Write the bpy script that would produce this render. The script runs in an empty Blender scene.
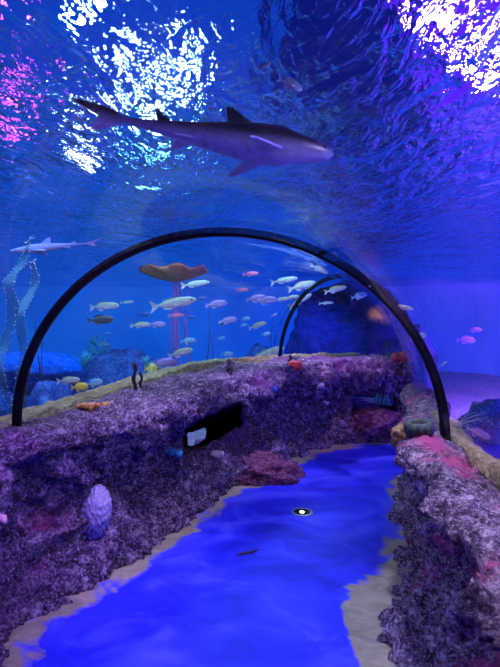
import bpy, bmesh, math, random
from mathutils import Vector, Matrix, noise
from mathutils.bvhtree import BVHTree
R = math.radians
PI = math.pi
rnd = random.Random(7)
C = bpy.context.scene
COL = C.collection

# ------------------------------------------------------------------ camera
EYE = 1.55
PITCH = -1.78
F = 500.0
cam_d = bpy.data.cameras.new('camera')
cam = bpy.data.objects.new('camera', cam_d)
COL.objects.link(cam)
cam.location = (0, 0, EYE)
cam.rotation_euler = (R(90 + PITCH), 0, 0)
cam_d.sensor_width = 36
cam_d.lens = F / 667 * 36
cam_d.clip_start = 0.02
C.camera = cam
ROT = Matrix.Rotation(R(90 + PITCH), 3, 'X')


def ray(px, py):
    return (ROT @ Vector(((px - 250) / F, (333.5 - py) / F, -1))).normalized()


def at(px, py, D):
    d = ray(px, py)
    return Vector((0, 0, EYE)) + d * (D / d.y)


# ------------------------------------------------------------------ materials
def mat(name):
    m = bpy.data.materials.new(name)
    m.use_nodes = True
    nt = m.node_tree
    nt.nodes.clear()
    out = nt.nodes.new('ShaderNodeOutputMaterial')
    return m, nt, out


def N(nt, kind, **kw):
    n = nt.nodes.new('ShaderNode' + kind)
    for k, v in kw.items():
        if k in n.inputs:
            n.inputs[k].default_value = v
        else:
            setattr(n, k, v)
    return n


def L(nt, a, b):
    nt.links.new(a, b)


def rgb(c):
    return (c[0], c[1], c[2], 1)


def ramp(nt, src, stops, interp='LINEAR'):
    r = N(nt, 'ValToRGB')
    r.color_ramp.interpolation = interp
    e = r.color_ramp.elements
    while len(e) < len(stops):
        e.new(0.5)
    for el, (p, c) in zip(e, stops):
        el.position = p
        el.color = rgb(c)
    L(nt, src, r.inputs[0])
    return r


def noise_tex(nt, scale, detail=4, rough=0.55, vec=None, dist=0.0):
    n = N(nt, 'TexNoise')
    n.inputs['Scale'].default_value = scale
    n.inputs['Detail'].default_value = detail
    n.inputs['Roughness'].default_value = rough
    n.inputs['Distortion'].default_value = dist
    if vec is not None:
        L(nt, vec, n.inputs['Vector'])
    return n


def mixc(nt, fac, a, b):
    m = N(nt, 'Mix', data_type='RGBA')
    if hasattr(fac, 'links'):
        L(nt, fac, m.inputs[0])
    else:
        m.inputs[0].default_value = fac
    for i, v in ((6, a), (7, b)):
        if hasattr(v, 'links'):
            L(nt, v, m.inputs[i])
        else:
            m.inputs[i].default_value = rgb(v)
    return m.outputs[2]


def bump(nt, h, strength, dist=0.02):
    b = N(nt, 'Bump')
    b.inputs['Strength'].default_value = strength
    b.inputs['Distance'].default_value = dist
    L(nt, h, b.inputs['Height'])
    return b.outputs[0]


def plain(name, col, rough=0.5, metal=0.0, vary=0.25, scale=30, bmp=0.0, spec=0.5):
    m, nt, out = mat(name)
    p = N(nt, 'BsdfPrincipled')
    tc = N(nt, 'TexCoord')
    n = noise_tex(nt, scale, 3, 0.6, tc.outputs['Object'])
    c2 = tuple(max(0, x * (1 - vary)) for x in col)
    c3 = tuple(min(1, x * (1 + vary)) for x in col)
    r = ramp(nt, n.outputs[0], [(0.3, c2), (0.7, c3)])
    L(nt, r.outputs[0], p.inputs['Base Color'])
    p.inputs['Roughness'].default_value = rough
    p.inputs['Metallic'].default_value = metal
    p.inputs['Specular IOR Level'].default_value = spec
    if bmp:
        L(nt, bump(nt, n.outputs[0], bmp, 0.01), p.inputs['Normal'])
    L(nt, p.outputs[0], out.inputs[0])
    return m


def rock_mat(name, dark, mid, light, patch1, patch2, p1=0.62, p2=0.66, bstr=0.9, pscale=1.3, fine=1.0):
    m, nt, out = mat(name)
    p = N(nt, 'BsdfPrincipled')
    g = N(nt, 'NewGeometry')
    pos = g.outputs['Position']
    n1 = noise_tex(nt, 17 * fine, 10, 0.72, pos)
    n2 = noise_tex(nt, 70 * fine, 5, 0.75, pos)
    v = N(nt, 'TexVoronoi')
    v.inputs['Scale'].default_value = 38 * fine
    L(nt, pos, v.inputs['Vector'])
    base = ramp(nt, n1.outputs[0], [(0.38, dark), (0.52, mid), (0.66, light)]).outputs[0]
    speck = ramp(nt, n2.outputs[0], [(0.53, (0, 0, 0)), (0.64, (1, 1, 1))]).outputs[0]
    base = mixc(nt, speck, base, light)
    pit = ramp(nt, n2.outputs[0], [(0.36, (1, 1, 1)), (0.46, (0, 0, 0))]).outputs[0]
    base = mixc(nt, pit, base, dark)
    q1 = noise_tex(nt, pscale, 3, 0.6, pos)
    f1 = ramp(nt, q1.outputs[0], [(p1 - 0.05, (0, 0, 0)), (p1 + 0.07, (1, 1, 1))]).outputs[0]
    base = mixc(nt, f1, base, mixc(nt, n1.outputs[0], tuple(x * 0.45 for x in patch1), patch1))
    mp = N(nt, 'Mapping')
    mp.inputs['Location'].default_value = (7.3, 2.1, 4.4)
    L(nt, pos, mp.inputs['Vector'])
    q2 = noise_tex(nt, pscale * 1.5, 3, 0.6, mp.outputs[0])
    f2 = ramp(nt, q2.outputs[0], [(p2 - 0.04, (0, 0, 0)), (p2 + 0.07, (1, 1, 1))]).outputs[0]
    base = mixc(nt, f2, base, mixc(nt, n2.outputs[0], tuple(x * 0.4 for x in patch2), patch2))
    L(nt, base, p.inputs['Base Color'])
    p.inputs['Roughness'].default_value = 0.75
    p.inputs['Specular IOR Level'].default_value = 0.35
    add = N(nt, 'Math', operation='ADD')
    L(nt, n1.outputs[0], add.inputs[0])
    mul = N(nt, 'Math', operation='MULTIPLY')
    L(nt, v.outputs['Distance'], mul.inputs[0])
    mul.inputs[1].default_value = 0.5
    L(nt, mul.outputs[0], add.inputs[1])
    add2 = N(nt, 'Math', operation='MULTIPLY_ADD')
    L(nt, n2.outputs[0], add2.inputs[0])
    add2.inputs[1].default_value = 0.5
    L(nt, add.outputs[0], add2.inputs[2])
    L(nt, bump(nt, add2.outputs[0], bstr, 0.05), p.inputs['Normal'])
    L(nt, p.outputs[0], out.inputs[0])
    return m


M = {}
M['rock'] = rock_mat('rock', (0.016, 0.007, 0.034), (0.15, 0.085, 0.20), (0.68, 0.56, 0.74), (0.30, 0.10, 0.34), (0.60, 0.13, 0.30), p2=0.72)
M['rock_right'] = rock_mat('rock_right', (0.022, 0.013, 0.035), (0.20, 0.14, 0.24), (0.80, 0.72, 0.82), (0.34, 0.16, 0.36), (0.85, 0.16, 0.42), p1=0.68, p2=0.60, pscale=1.9)
M['pink_rock'] = rock_mat('pink_rock', (0.06, 0.015, 0.05), (0.34, 0.11, 0.20), (0.65, 0.32, 0.42), (0.25, 0.10, 0.25), (0.5, 0.25, 0.4), pscale=5)
M['gravel'] = rock_mat('gravel', (0.20, 0.20, 0.06), (0.48, 0.47, 0.19), (0.75, 0.74, 0.42), (0.40, 0.36, 0.16), (0.5, 0.42, 0.3), fine=1.3)
M['sand'] = rock_mat('sand', (0.16, 0.22, 0.3), (0.26, 0.34, 0.42), (0.4, 0.5, 0.55), (0.3, 0.3, 0.3), (0.4, 0.38, 0.3), fine=0.5)
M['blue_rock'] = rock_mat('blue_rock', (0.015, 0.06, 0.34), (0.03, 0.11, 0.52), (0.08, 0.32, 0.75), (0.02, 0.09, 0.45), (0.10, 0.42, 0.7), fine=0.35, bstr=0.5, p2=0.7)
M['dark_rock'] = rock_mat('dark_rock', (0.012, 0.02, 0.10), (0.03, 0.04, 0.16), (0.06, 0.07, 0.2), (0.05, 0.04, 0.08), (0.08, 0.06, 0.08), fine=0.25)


def wall_mat(name, a, b, scale=0.35):
    m, nt, out = mat(name)
    p = N(nt, 'BsdfPrincipled')
    g = N(nt, 'NewGeometry')
    n = noise_tex(nt, scale, 4, 0.55, g.outputs['Position'])
    r = ramp(nt, n.outputs[0], [(0.35, a), (0.65, b)])
    L(nt, r.outputs[0], p.inputs['Base Color'])
    p.inputs['Roughness'].default_value = 0.9
    p.inputs['Specular IOR Level'].default_value = 0.1
    L(nt, p.outputs[0], out.inputs[0])
    return m


M['tank_violet_rock'] = rock_mat('violet_rock', (0.10, 0.03, 0.25), (0.3, 0.1, 0.5), (0.5, 0.3, 0.7), (0.3, 0.1, 0.5), (0.5, 0.2, 0.6))
M['tank_wall'] = wall_mat('tank_wall', (0.10, 0.30, 0.62), (0.16, 0.40, 0.74))
M['tank_wall_violet'] = wall_mat('tank_wall_violet', (0.20, 0.22, 0.66), (0.26, 0.28, 0.74))


def glass_mat():
    m, nt, out = mat('acrylic')
    tr = N(nt, 'BsdfTransparent')
    tr.inputs[0].default_value = (0.97, 0.985, 1, 1)
    gl = N(nt, 'BsdfGlossy')
    gl.inputs['Roughness'].default_value = 0.02
    gl.inputs['Color'].default_value = (0.9, 0.95, 1, 1)
    lw = N(nt, 'LayerWeight')
    lw.inputs['Blend'].default_value = 0.5
    pw = N(nt, 'Math', operation='POWER')
    L(nt, lw.outputs['Facing'], pw.inputs[0])
    pw.inputs[1].default_value = 5.0
    ma = N(nt, 'Math', operation='MULTIPLY_ADD')
    L(nt, pw.outputs[0], ma.inputs[0])
    ma.inputs[1].default_value = 0.35
    ma.inputs[2].default_value = 0.008
    mx = N(nt, 'MixShader')
    L(nt, ma.outputs[0], mx.inputs[0])
    L(nt, tr.outputs[0], mx.inputs[1])
    L(nt, gl.outputs[0], mx.inputs[2])
    L(nt, mx.outputs[0], out.inputs[0])
    return m


M['acrylic'] = glass_mat()


def water_mat():
    m, nt, out = mat('water_surface')
    g = N(nt, 'NewGeometry')
    mp = N(nt, 'Mapping')
    mp.inputs['Scale'].default_value = (1.0, 0.36, 1.0)
    L(nt, g.outputs['Position'], mp.inputs['Vector'])
    n1 = noise_tex(nt, 5.0, 3, 0.5, mp.outputs[0], 0.6)
    n2 = noise_tex(nt, 15.0, 3, 0.55, mp.outputs[0], 0.8)
    n3 = noise_tex(nt, 0.8, 1, 0.5, g.outputs['Position'])
    a = N(nt, 'Math', operation='MULTIPLY_ADD')
    L(nt, n2.outputs[0], a.inputs[0])
    a.inputs[1].default_value = 0.34
    L(nt, n1.outputs[0], a.inputs[2])
    a2 = N(nt, 'Math', operation='MULTIPLY_ADD')
    L(nt, n3.outputs[0], a2.inputs[0])
    a2.inputs[1].default_value = 0.8
    L(nt, a.outputs[0], a2.inputs[2])
    q = noise_tex(nt, 1.1, 2, 0.5, g.outputs['Position'])
    qm = N(nt, 'MapRange')
    qm.inputs[1].default_value = 0.38
    qm.inputs[2].default_value = 0.62
    qm.inputs[3].default_value = 0.5
    qm.inputs[4].default_value = 1.15
    L(nt, q.outputs[0], qm.inputs[0])
    b = N(nt, 'Bump')
    L(nt, qm.outputs[0], b.inputs['Strength'])
    b.inputs['Distance'].default_value = 0.11
    L(nt, a2.outputs[0], b.inputs['Height'])
    gl = N(nt, 'BsdfGlass')
    gl.inputs['IOR'].default_value = 1.08
    gl.inputs['Roughness'].default_value = 0.03
    gl.inputs['Color'].default_value = (0.6, 0.88, 1, 1)
    L(nt, b.outputs[0], gl.inputs['Normal'])
    L(nt, gl.outputs[0], out.inputs[0])
    return m


M['water'] = water_mat()


def floor_mat():
    m, nt, out = mat('painted_floor')
    p = N(nt, 'BsdfPrincipled')
    at_ = N(nt, 'Attribute', attribute_name='edge')
    g = N(nt, 'NewGeometry')
    mp = N(nt, 'Mapping')
    mp.inputs['Scale'].default_value = (1.0, 1.5, 1.0)
    mp.inputs['Rotation'].default_value = (0, 0, R(25))
    L(nt, g.outputs['Position'], mp.inputs['Vector'])
    n = noise_tex(nt, 2.2, 5, 0.55, mp.outputs[0], 1.0)
    n2 = noise_tex(nt, 7.0, 5, 0.6, mp.outputs[0], 1.2)
    s = N(nt, 'Math', operation='MULTIPLY_ADD')
    L(nt, n.outputs[0], s.inputs[0])
    s.inputs[1].default_value = 0.55
    L(nt, at_.outputs['Fac'], s.inputs[2])       # distance to the rock + noise
    f = ramp(nt, s.outputs[0], [(0.35, (0, 0, 0)), (0.41, (1, 1, 1))]).outputs[0]
    blue = ramp(nt, n.outputs[0], [(0.32, (0.012, 0.02, 0.60)), (0.5, (0.03, 0.045, 0.86)), (0.68, (0.09, 0.12, 0.93))]).outputs[0]
    blue = mixc(nt, ramp(nt, n2.outputs[0], [(0.6, (0, 0, 0)), (0.75, (0.6, 0.6, 0.6))]).outputs[0], blue, (0.02, 0.03, 0.45))
    sand = ramp(nt, n2.outputs[0], [(0.3, (0.25, 0.26, 0.14)), (0.7, (0.46, 0.46, 0.30))]).outputs[0]
    L(nt, mixc(nt, f, sand, blue), p.inputs['Base Color'])
    p.inputs['Roughness'].default_value = 0.42
    p.inputs['Specular IOR Level'].default_value = 0.3
    L(nt, bump(nt, n2.outputs[0], 0.12, 0.01), p.inputs['Normal'])
    L(nt, p.outputs[0], out.inputs[0])
    return m


M['floor'] = floor_mat()
M['black'] = plain('black_metal', (0.004, 0.004, 0.005), 0.5, 0.0, spec=0.12)
M['eye'] = plain('eye', (0.01, 0.01, 0.012), 0.2)
M['orange_coral'] = plain('orange_coral', (0.95, 0.42, 0.10), 0.6, vary=0.5, scale=60, bmp=0.4)
M['red_coral'] = plain('red_coral', (0.72, 0.05, 0.06), 0.6, vary=0.4, scale=60, bmp=0.4)
M['dull_red'] = plain('dull_red_coral', (0.42, 0.07, 0.06), 0.6, vary=0.4, scale=40, bmp=0.4)
M['white_coral'] = plain('white_coral', (0.75, 0.68, 0.66), 0.6, vary=0.2, scale=60)
M['pale_pink'] = plain('pale_pink_coral', (0.8, 0.5, 0.5), 0.6, vary=0.3, scale=60)
M['brain'] = plain('brain_coral', (0.38, 0.36, 0.62), 0.5, vary=0.2, scale=60)
M['green_sponge'] = plain('green_sponge', (0.035, 0.07, 0.05), 0.6, vary=0.5, scale=60, bmp=0.4)
M['mustard'] = plain('mustard_coral', (0.26, 0.17, 0.05), 0.6, vary=0.4, scale=60, bmp=0.5)
M['dark_sponge'] = plain('dark_sponge', (0.05, 0.03, 0.04), 0.7, vary=0.4, scale=50, bmp=0.4)
M['blue_sponge'] = plain('blue_sponge', (0.05, 0.25, 0.75), 0.6, vary=0.4, scale=60, bmp=0.4)
M['cyan_sponge'] = plain('cyan_sponge', (0.05, 0.42, 0.58), 0.6, vary=0.4, scale=60, bmp=0.4)
M['reflection_plate'] = plain('reflection_plate', (0.52, 0.13, 0.09), 0.6, vary=0.45, scale=9, bmp=0.3)
M['stalk'] = plain('stalk', (0.42, 0.12, 0.42), 0.6, vary=0.3)
M['green_plant'] = plain('green_plant', (0.05, 0.3, 0.16), 0.5, vary=0.4)
M['mark'] = plain('dark_mark', (0.03, 0.03, 0.05), 0.6)
M['steel'] = plain('steel', (0.55, 0.56, 0.58), 0.3, 0.8, vary=0.1)
M['wisp'] = plain('wisp', (0.30, 0.38, 0.42), 0.5, vary=0.3)


def kelp_mat():
    m, nt, out = mat('kelp')
    p = N(nt, 'BsdfPrincipled')
    tc = N(nt, 'TexCoord')
    n = noise_tex(nt, 9, 3, 0.6, tc.outputs['Object'])
    r = ramp(nt, n.outputs[0], [(0.3, (0.03, 0.22, 0.32)), (0.7, (0.12, 0.5, 0.6))])
    L(nt, r.outputs[0], p.inputs['Base Color'])
    p.inputs['Roughness'].default_value = 0.4
    t = N(nt, 'BsdfTransparent')
    mx = N(nt, 'MixShader')
    mx.inputs[0].default_value = 0.32
    L(nt, t.outputs[0], mx.inputs[1])
    L(nt, p.outputs[0], mx.inputs[2])
    L(nt, mx.outputs[0], out.inputs[0])
    return m


M['kelp'] = kelp_mat()


def emit(name, col, s):
    m, nt, out = mat(name)
    e = N(nt, 'Emission')
    n = noise_tex(nt, 20)
    r = ramp(nt, n.outputs[0], [(0.2, col), (0.8, tuple(min(1, x * 1.05) for x in col))])
    L(nt, r.outputs[0], e.inputs[0])
    e.inputs[1].default_value = s
    L(nt, e.outputs[0], out.inputs[0])
    return m


M['lamp'] = emit('lamp', (0.6, 1.0, 0.95), 12)


def fish_mat(name, back, belly, stripe=None, zlo=-0.05, zhi=0.08, spots=0.0):
    m, nt, out = mat(name)
    p = N(nt, 'BsdfPrincipled')
    tc = N(nt, 'TexCoord')
    sx = N(nt, 'SeparateXYZ')
    L(nt, tc.outputs['Object'], sx.inputs[0])
    mr = N(nt, 'MapRange')
    mr.inputs[1].default_value = zlo
    mr.inputs[2].default_value = zhi
    L(nt, sx.outputs[2], mr.inputs[0])
    r = ramp(nt, mr.outputs[0], [(0.25, belly), (0.75, back)])
    c = r.outputs[0]
    n = noise_tex(nt, 25, 3, 0.6, tc.outputs['Object'])
    c = mixc(nt, ramp(nt, n.outputs[0], [(0.45, (0, 0, 0)), (0.75, (0.5, 0.5, 0.5))]).outputs[0], c, tuple(x * 0.5 for x in back))
    if stripe:
        axis, lo, hi, col = stripe
        k = N(nt, 'Math', operation='COMPARE')
        L(nt, sx.outputs[axis], k.inputs[0])
        k.inputs[1].default_value = (lo + hi) / 2
        k.inputs[2].default_value = (hi - lo) / 2
        c = mixc(nt, k.outputs[0], c, col)
    L(nt, c, p.inputs['Base Color'])
    p.inputs['Roughness'].default_value = 0.35
    p.inputs['Specular IOR Level'].default_value = 0.6
    L(nt, p.outputs[0], out.inputs[0])
    return m


# ------------------------------------------------------------------ object helpers
def smooth(me, flag=True):
    me.polygons.foreach_set('use_smooth', [flag] * len(me.polygons))


def link(name, me, m, parent=None, loc=(0, 0, 0), rot=(0, 0, 0), sm=True):
    if isinstance(me, bmesh.types.BMesh):
        bm = me
        bmesh.ops.recalc_face_normals(bm, faces=bm.faces)
        me = bpy.data.meshes.new(name)
        bm.to_mesh(me)
        bm.free()
    if sm:
        smooth(me)
    o = bpy.data.objects.new(name, me)
    COL.objects.link(o)
    if m is not None:
        o.data.materials.clear()
        o.data.materials.append(m)
    o.location = loc
    o.rotation_euler = rot
    if parent:
        o.parent = parent
    return o


def tag(o, label, cat, group=None, kind=None):
    o['label'] = label
    if cat:
        o['category'] = cat
    if group:
        o['group'] = group
    if kind:
        o['kind'] = kind
    return o


def struct(o, label=None, cat=None):
    o['kind'] = 'structure'
    if label:
        o['label'] = label
    if cat:
        o['category'] = cat
    return o


def thing(name, label, cat, loc=(0, 0, 0), rot=(0, 0, 0), group=None):
    o = bpy.data.objects.new(name, None)
    o.empty_display_size = 0.1
    COL.objects.link(o)
    o.location = loc
    o.rotation_euler = rot
    return tag(o, label, cat, group)


def copy_tree(o, parent=None):
    c = o.copy()
    COL.objects.link(c)
    if parent:
        c.parent = parent
    for ch in o.children:
        copy_tree(ch, c)
    return c


def grid_mesh(rows, closed_u=False, closed_v=False, caps=False):
    bm = bmesh.new()
    vs = [[bm.verts.new(p) for p in r] for r in rows]
    nu, nv = len(rows), len(rows[0])
    for i in range(nu if closed_u else nu - 1):
        for j in range(nv if closed_v else nv - 1):
            a, b = vs[i][j], vs[(i + 1) % nu][j]
            c, d = vs[(i + 1) % nu][(j + 1) % nv], vs[i][(j + 1) % nv]
            bm.faces.new((a, b, c, d))
    if caps:
        bm.faces.new(vs[0][::-1])
        bm.faces.new(vs[-1])
    return bm


def catmull(P, n_per):
    P = [Vector(p) for p in P]
    out = []
    Q = [2 * P[0] - P[1]] + P + [2 * P[-1] - P[-2]]
    for i in range(1, len(Q) - 2):
        p0, p1, p2, p3 = Q[i - 1:i + 3]
        for k in range(n_per):
            t = k / n_per
            out.append(0.5 * ((2 * p1) + (p2 - p0) * t + (2 * p0 - 5 * p1 + 4 * p2 - p3) * t * t + (3 * p1 - p0 - 3 * p2 + p3) * t ** 3))
    out.append(P[-1].copy())
    return out


def resample(P, step=None, n=None):
    d = [0]
    for a, b in zip(P, P[1:]):
        d.append(d[-1] + (b - a).length)
    T = d[-1]
    if n is None:
        n = max(2, int(T / step) + 1)
    out, k = [], 0
    for i in range(n):
        s = T * i / (n - 1)
        while k < len(d) - 2 and d[k + 1] < s:
            k += 1
        f = (s - d[k]) / max(1e-9, d[k + 1] - d[k])
        out.append(P[k].lerp(P[k + 1], min(1, max(0, f))))
    return out


def tube_rows(pts, radii, nseg=8):
    rows = []
    prev = None
    for i, p in enumerate(pts):
        t = (pts[min(i + 1, len(pts) - 1)] - pts[max(i - 1, 0)]).normalized()
        if prev is None:
            a = t.orthogonal().normalized()
        else:
            a = (prev - t * prev.dot(t)).normalized()
        prev = a
        b = t.cross(a)
        r = radii[i] if isinstance(radii, (list, tuple)) else radii
        rows.append([p + (a * math.cos(2 * PI * k / nseg) + b * math.sin(2 * PI * k / nseg)) * r for k in range(nseg)])
    return rows


def tube(pts, radii, nseg=8):
    return grid_mesh(tube_rows(pts, radii, nseg), closed_v=True, caps=True)


def merge(bm, other):
    me = bpy.data.meshes.new('tmp')
    other.to_mesh(me)
    other.free()
    bm.from_mesh(me)
    bpy.data.meshes.remove(me)


def blob(r, loc=(0, 0, 0), scale=(1, 1, 1), amp=0.15, freq=2.0, sub=3, seed=0.0, flat=None):
    bm = bmesh.new()
    bmesh.ops.create_icosphere(bm, subdivisions=sub, radius=1)
    for v in bm.verts:
        d = v.co.normalized()
        q = d * freq + Vector((seed, seed * 1.7, -seed))
        k = 1 + amp * (noise.noise(q) * 1.2 + 0.5 * noise.noise(q * 2.3) + 0.25 * noise.noise(q * 5))
        v.co = Vector((d.x * scale[0], d.y * scale[1], d.z * scale[2])) * (k * r)
        if flat is not None and v.co.z < flat:
            v.co.z = flat
        v.co += Vector(loc)
    return bm


# ------------------------------------------------------------------ tunnel paths
CL = catmull([(-0.36, -2.6, 0), (-0.34, -1.2, 0), (-0.32, 0.2, 0), (-0.29, 1.6, 0), (-0.19, 2.9, 0), (0.14, 4.4, 0), (0.95, 5.83, 0), (2.1, 6.35, 0), (3.6, 6.7, 0), (5.2, 6.9, 0)], 40)
CL = resample(CL, 0.03)


def heading(i):
    a, b = CL[max(0, i - 2)], CL[min(len(CL) - 1, i + 2)]
    return (b - a).normalized()


def near_cl(p):
    return min(range(len(CL)), key=lambda i: (CL[i].x - p.x) ** 2 + (CL[i].y - p.y) ** 2)


HW, HH, ZB = 1.27, 1.165, 0.88


def side_line(off):
    """curve offset to the right of the centreline (negative: left)"""
    out = []
    for i, c in enumerate(CL):
        t = heading(i)
        out.append(c + Vector((t.y, -t.x, 0)) * off)
    return out


I_ring1 = min(range(len(CL)), key=lambda i: (CL[i] - Vector((-0.19, 2.9, 0))).length)
I_ring2 = min(range(len(CL)), key=lambda i: (CL[i] - Vector((1.05, 5.9, 0))).length)


def arch_pt(i, th, dr=0.0, t=None):
    t = t or heading(i)
    rt = Vector((t.y, -t.x, 0))
    return CL[i] + rt * ((HW + dr) * math.cos(th)) + Vector((0, 0, ZB + (HH + dr) * math.sin(th)))


def vault(i0, i1, name):
    idx = list(range(i0, i1 + 1, 4))
    if idx[-1] != i1:
        idx.append(i1)
    TH = [PI * k / 56 for k in range(57)]
    rows = []
    for i in idx:
        outer = [arch_pt(i, th, 0.02) for th in TH]
        inner = [arch_pt(i, th, -0.02) for th in reversed(TH)]
        lo = Vector((0, 0, -0.12))
        rows.append([outer[0] + lo] + outer + [outer[-1] + lo, inner[0] + lo] + inner + [inner[-1] + lo])
    bm = grid_mesh(rows, closed_v=True, caps=True)
    return struct(link(name, bm, M['acrylic']), 'clear acrylic vault panel of the walk-through tunnel', 'window')


vault(0, I_ring1 - 1, 'window_1')
vault(I_ring1 + 1, I_ring2 - 1, 'window_2')
vault(I_ring2 + 1, len(CL) - 1, 'window_3')


def ring(i, label, turn=0.0):
    t = Matrix.Rotation(R(-turn), 3, 'Z') @ heading(i)
    TH = [PI * k / 72 for k in range(73)]
    rows = []
    first = [(-0.03, -0.16)]
    for k, th in enumerate([-0.1] + TH + [PI + 0.1]):
        th_c = min(max(th, 0), PI)
        lo = Vector((0, 0, -0.14)) if th < 0 or th > PI else Vector((0, 0, 0))
        row = []
        for dr, dt in ((-0.026, -0.014), (-0.026, 0.014), (0.024, 0.014), (0.024, -0.014)):
            row.append(arch_pt(i, th_c, dr, t) + t * dt + lo)
        rows.append(row)
    bm = grid_mesh(rows, closed_v=True, caps=True)
    o = link('tunnel_arch', bm, M['black'], sm=False)
    return tag(o, label, 'arch')


ring(I_ring1, 'large black arched rib spanning the whole tunnel nearest the viewer')
ring(I_ring2, 'smaller black arched rib farther back where the tunnel bends right', 9)


# ------------------------------------------------------------------ rock walls
def fbm(p):
    v = noise.noise(p * 1.5) * 0.10
    v += noise.noise(p * 3.6 + Vector((3, 1, 7))) * 0.085
    v += (abs(noise.noise(p * 5.2 + Vector((1, 8, 3)))) - 0.25) * 0.10
    d = noise.voronoi(p * 7.0)[0]
    v += (d[1] - d[0]) * 0.05 - 0.02
    v += (abs(noise.noise(p * 12 + Vector((9, 4, 2)))) - 0.2) * 0.07
    v += (abs(noise.noise(p * 24)) - 0.2) * 0.060
    d = noise.voronoi(p * 30)[0]
    v += (d[1] - d[0]) * 0.028
    v += abs(noise.noise(p * 52)) * 0.030
    for c, r, a in HOLLOWS:
        q = (p - c).length_squared / (r * r)
        if q < 6:
            v += a * math.exp(-q)
    return v


# big hollows (negative) and bulges of the two rock walls
HOLLOWS = [(Vector((-1.06, 2.45, 0.52)), 0.30, -0.20), (Vector((-1.03, 1.95, 0.75)), 0.22, 0.07), (Vector((-0.78, 2.98, 0.55)), 0.20, 0.05), (Vector((-0.62, 3.35, 0.45)), 0.22, -0.12),
           (Vector((-0.15, 4.30, 0.22)), 0.28, 0.10), (Vector((0.10, 4.80, 0.75)), 0.22, 0.08), (Vector((0.40, 5.35, 0.45)), 0.25, -0.14), (Vector((0.9, 5.9, 0.85)), 0.20, 0.08),
           (Vector((0.62, 1.50, 0.42)), 0.46, -0.30), (Vector((0.72, 2.15, 0.50)), 0.26, -0.14), (Vector((0.72, 2.35, 0.12)), 0.18, 0.06), (Vector((0.60, 1.75, 0.85)), 0.20, 0.06)]


def rock_wall(name, inner, side, prof_fn, m, step=0.016, nprof=170):
    I = resample(catmull([(x, y, 0) for x, y in inner], 30), step)
    rows = []
    outs = []
    for p in I:
        i = near_cl(p)
        t = heading(i)
        outs.append(CL[i] + Vector((t.y, -t.x, 0)) * (side * (HW + (0.34 if side < 0 else 0.17))))
    # smooth the outer line
    for _ in range(30):
        outs = [outs[0]] + [(outs[k - 1] + outs[k] * 2 + outs[k + 1]) / 4 for k in range(1, len(outs) - 1)] + [outs[-1]]
    for k, (p, o) in enumerate(zip(I, outs)):
        n = (o - p)
        w = n.length
        n.normalize()
        prof = [Vector((a, 0, z)) for a, z in prof_fn(p, w)]
        prof = resample(catmull(prof, 14), n=nprof)
        row = []
        for j, q in enumerate(prof):
            a = prof[max(0, j - 1)]
            b = prof[min(nprof - 1, j + 1)]
            tg = (b - a).normalized()
            nm2 = Vector((-tg.z, 0, tg.x))       # points to the visitor / up
            nm = n * nm2.x + Vector((0, 0, nm2.z))
            P = p + n * q.x + Vector((0, 0, q.z))
            # keep quiet near the acrylic seat so that the vault stands on the rock
            quiet = 1.0
            if q.z > 0.78 and q.x > 0.06:
                quiet = 0.45
            if q.x > w - 0.45 and q.z > 0.6:
                quiet = 0.3
            P = P + nm * (fbm(P) * quiet)
            row.append(P)
        row.append(p + n * (w + 0.2) + Vector((0, 0, -0.45)))
        row.append(p + n * 0.25 + Vector((0, 0, -0.45)))
        rows.append(row)
    bm = grid_mesh(rows, closed_v=True, caps=True)
    return struct(link(name, bm, m))


def crest_left(p):
    t = min(1, max(0, (p.y - 3.0) / 2.5))
    return 0.94 + 0.08 * t


def prof_left(p, w):
    h = crest_left(p)
    return [(0.06, -0.12), (0.01, 0.0), (0.08, 0.14), (0.17, 0.34), (0.17, 0.54), (0.05, 0.72), (0.0, 0.83), (0.07, h - 0.03), (0.20, h),
            (max(0.3, w - 0.55), h - 0.05), (max(0.38, w - 0.30), 0.87), (w - 0.1, 0.85), (w + 0.05, 0.80), (w + 0.15, 0.4), (w + 0.18, -0.4)]


def prof_right(p, w):
    h = 0.93
    return [(0.04, -0.12), (-0.02, 0.0), (0.10, 0.12), (0.20, 0.3), (0.21, 0.55), (0.08, 0.74), (0.0, 0.84), (0.04, h - 0.03), (0.12, h),
            (max(0.18, w - 0.46), h - 0.01), (max(0.22, w - 0.24), 0.89), (w - 0.08, 0.83), (w + 0.03, 0.76), (w + 0.06, 0.4), (w + 0.08, -0.4)]


LEFT = [(-1.12, -2.2), (-1.10, -0.6), (-1.08, 0.6), (-1.06, 1.5), (-1.02, 1.92), (-1.17, 2.3), (-0.97, 2.78), (-0.56, 3.45), (-0.26, 4.3), (0.10, 4.85), (0.58, 5.6), (1.1, 6.05), (1.7, 6.2), (2.2, 6.27)]
RIGHT = [(0.45, -2.2), (0.46, -0.6), (0.48, 0.5), (0.54, 1.3), (0.66, 2.0), (0.80, 2.7), (1.0, 3.25), (1.2, 3.75), (1.3, 4.3), (1.45, 4.75)]
wall_l = rock_wall('wall_left', LEFT, -1, prof_left, M['rock'])
wall_l['label'] = 'long purple rock wall on the left with a window opening'
wall_r = rock_wall('wall_right', RIGHT, 1, prof_right, M['rock_right'])
wall_r['label'] = 'pale purple and pink rock wall on the right'


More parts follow.
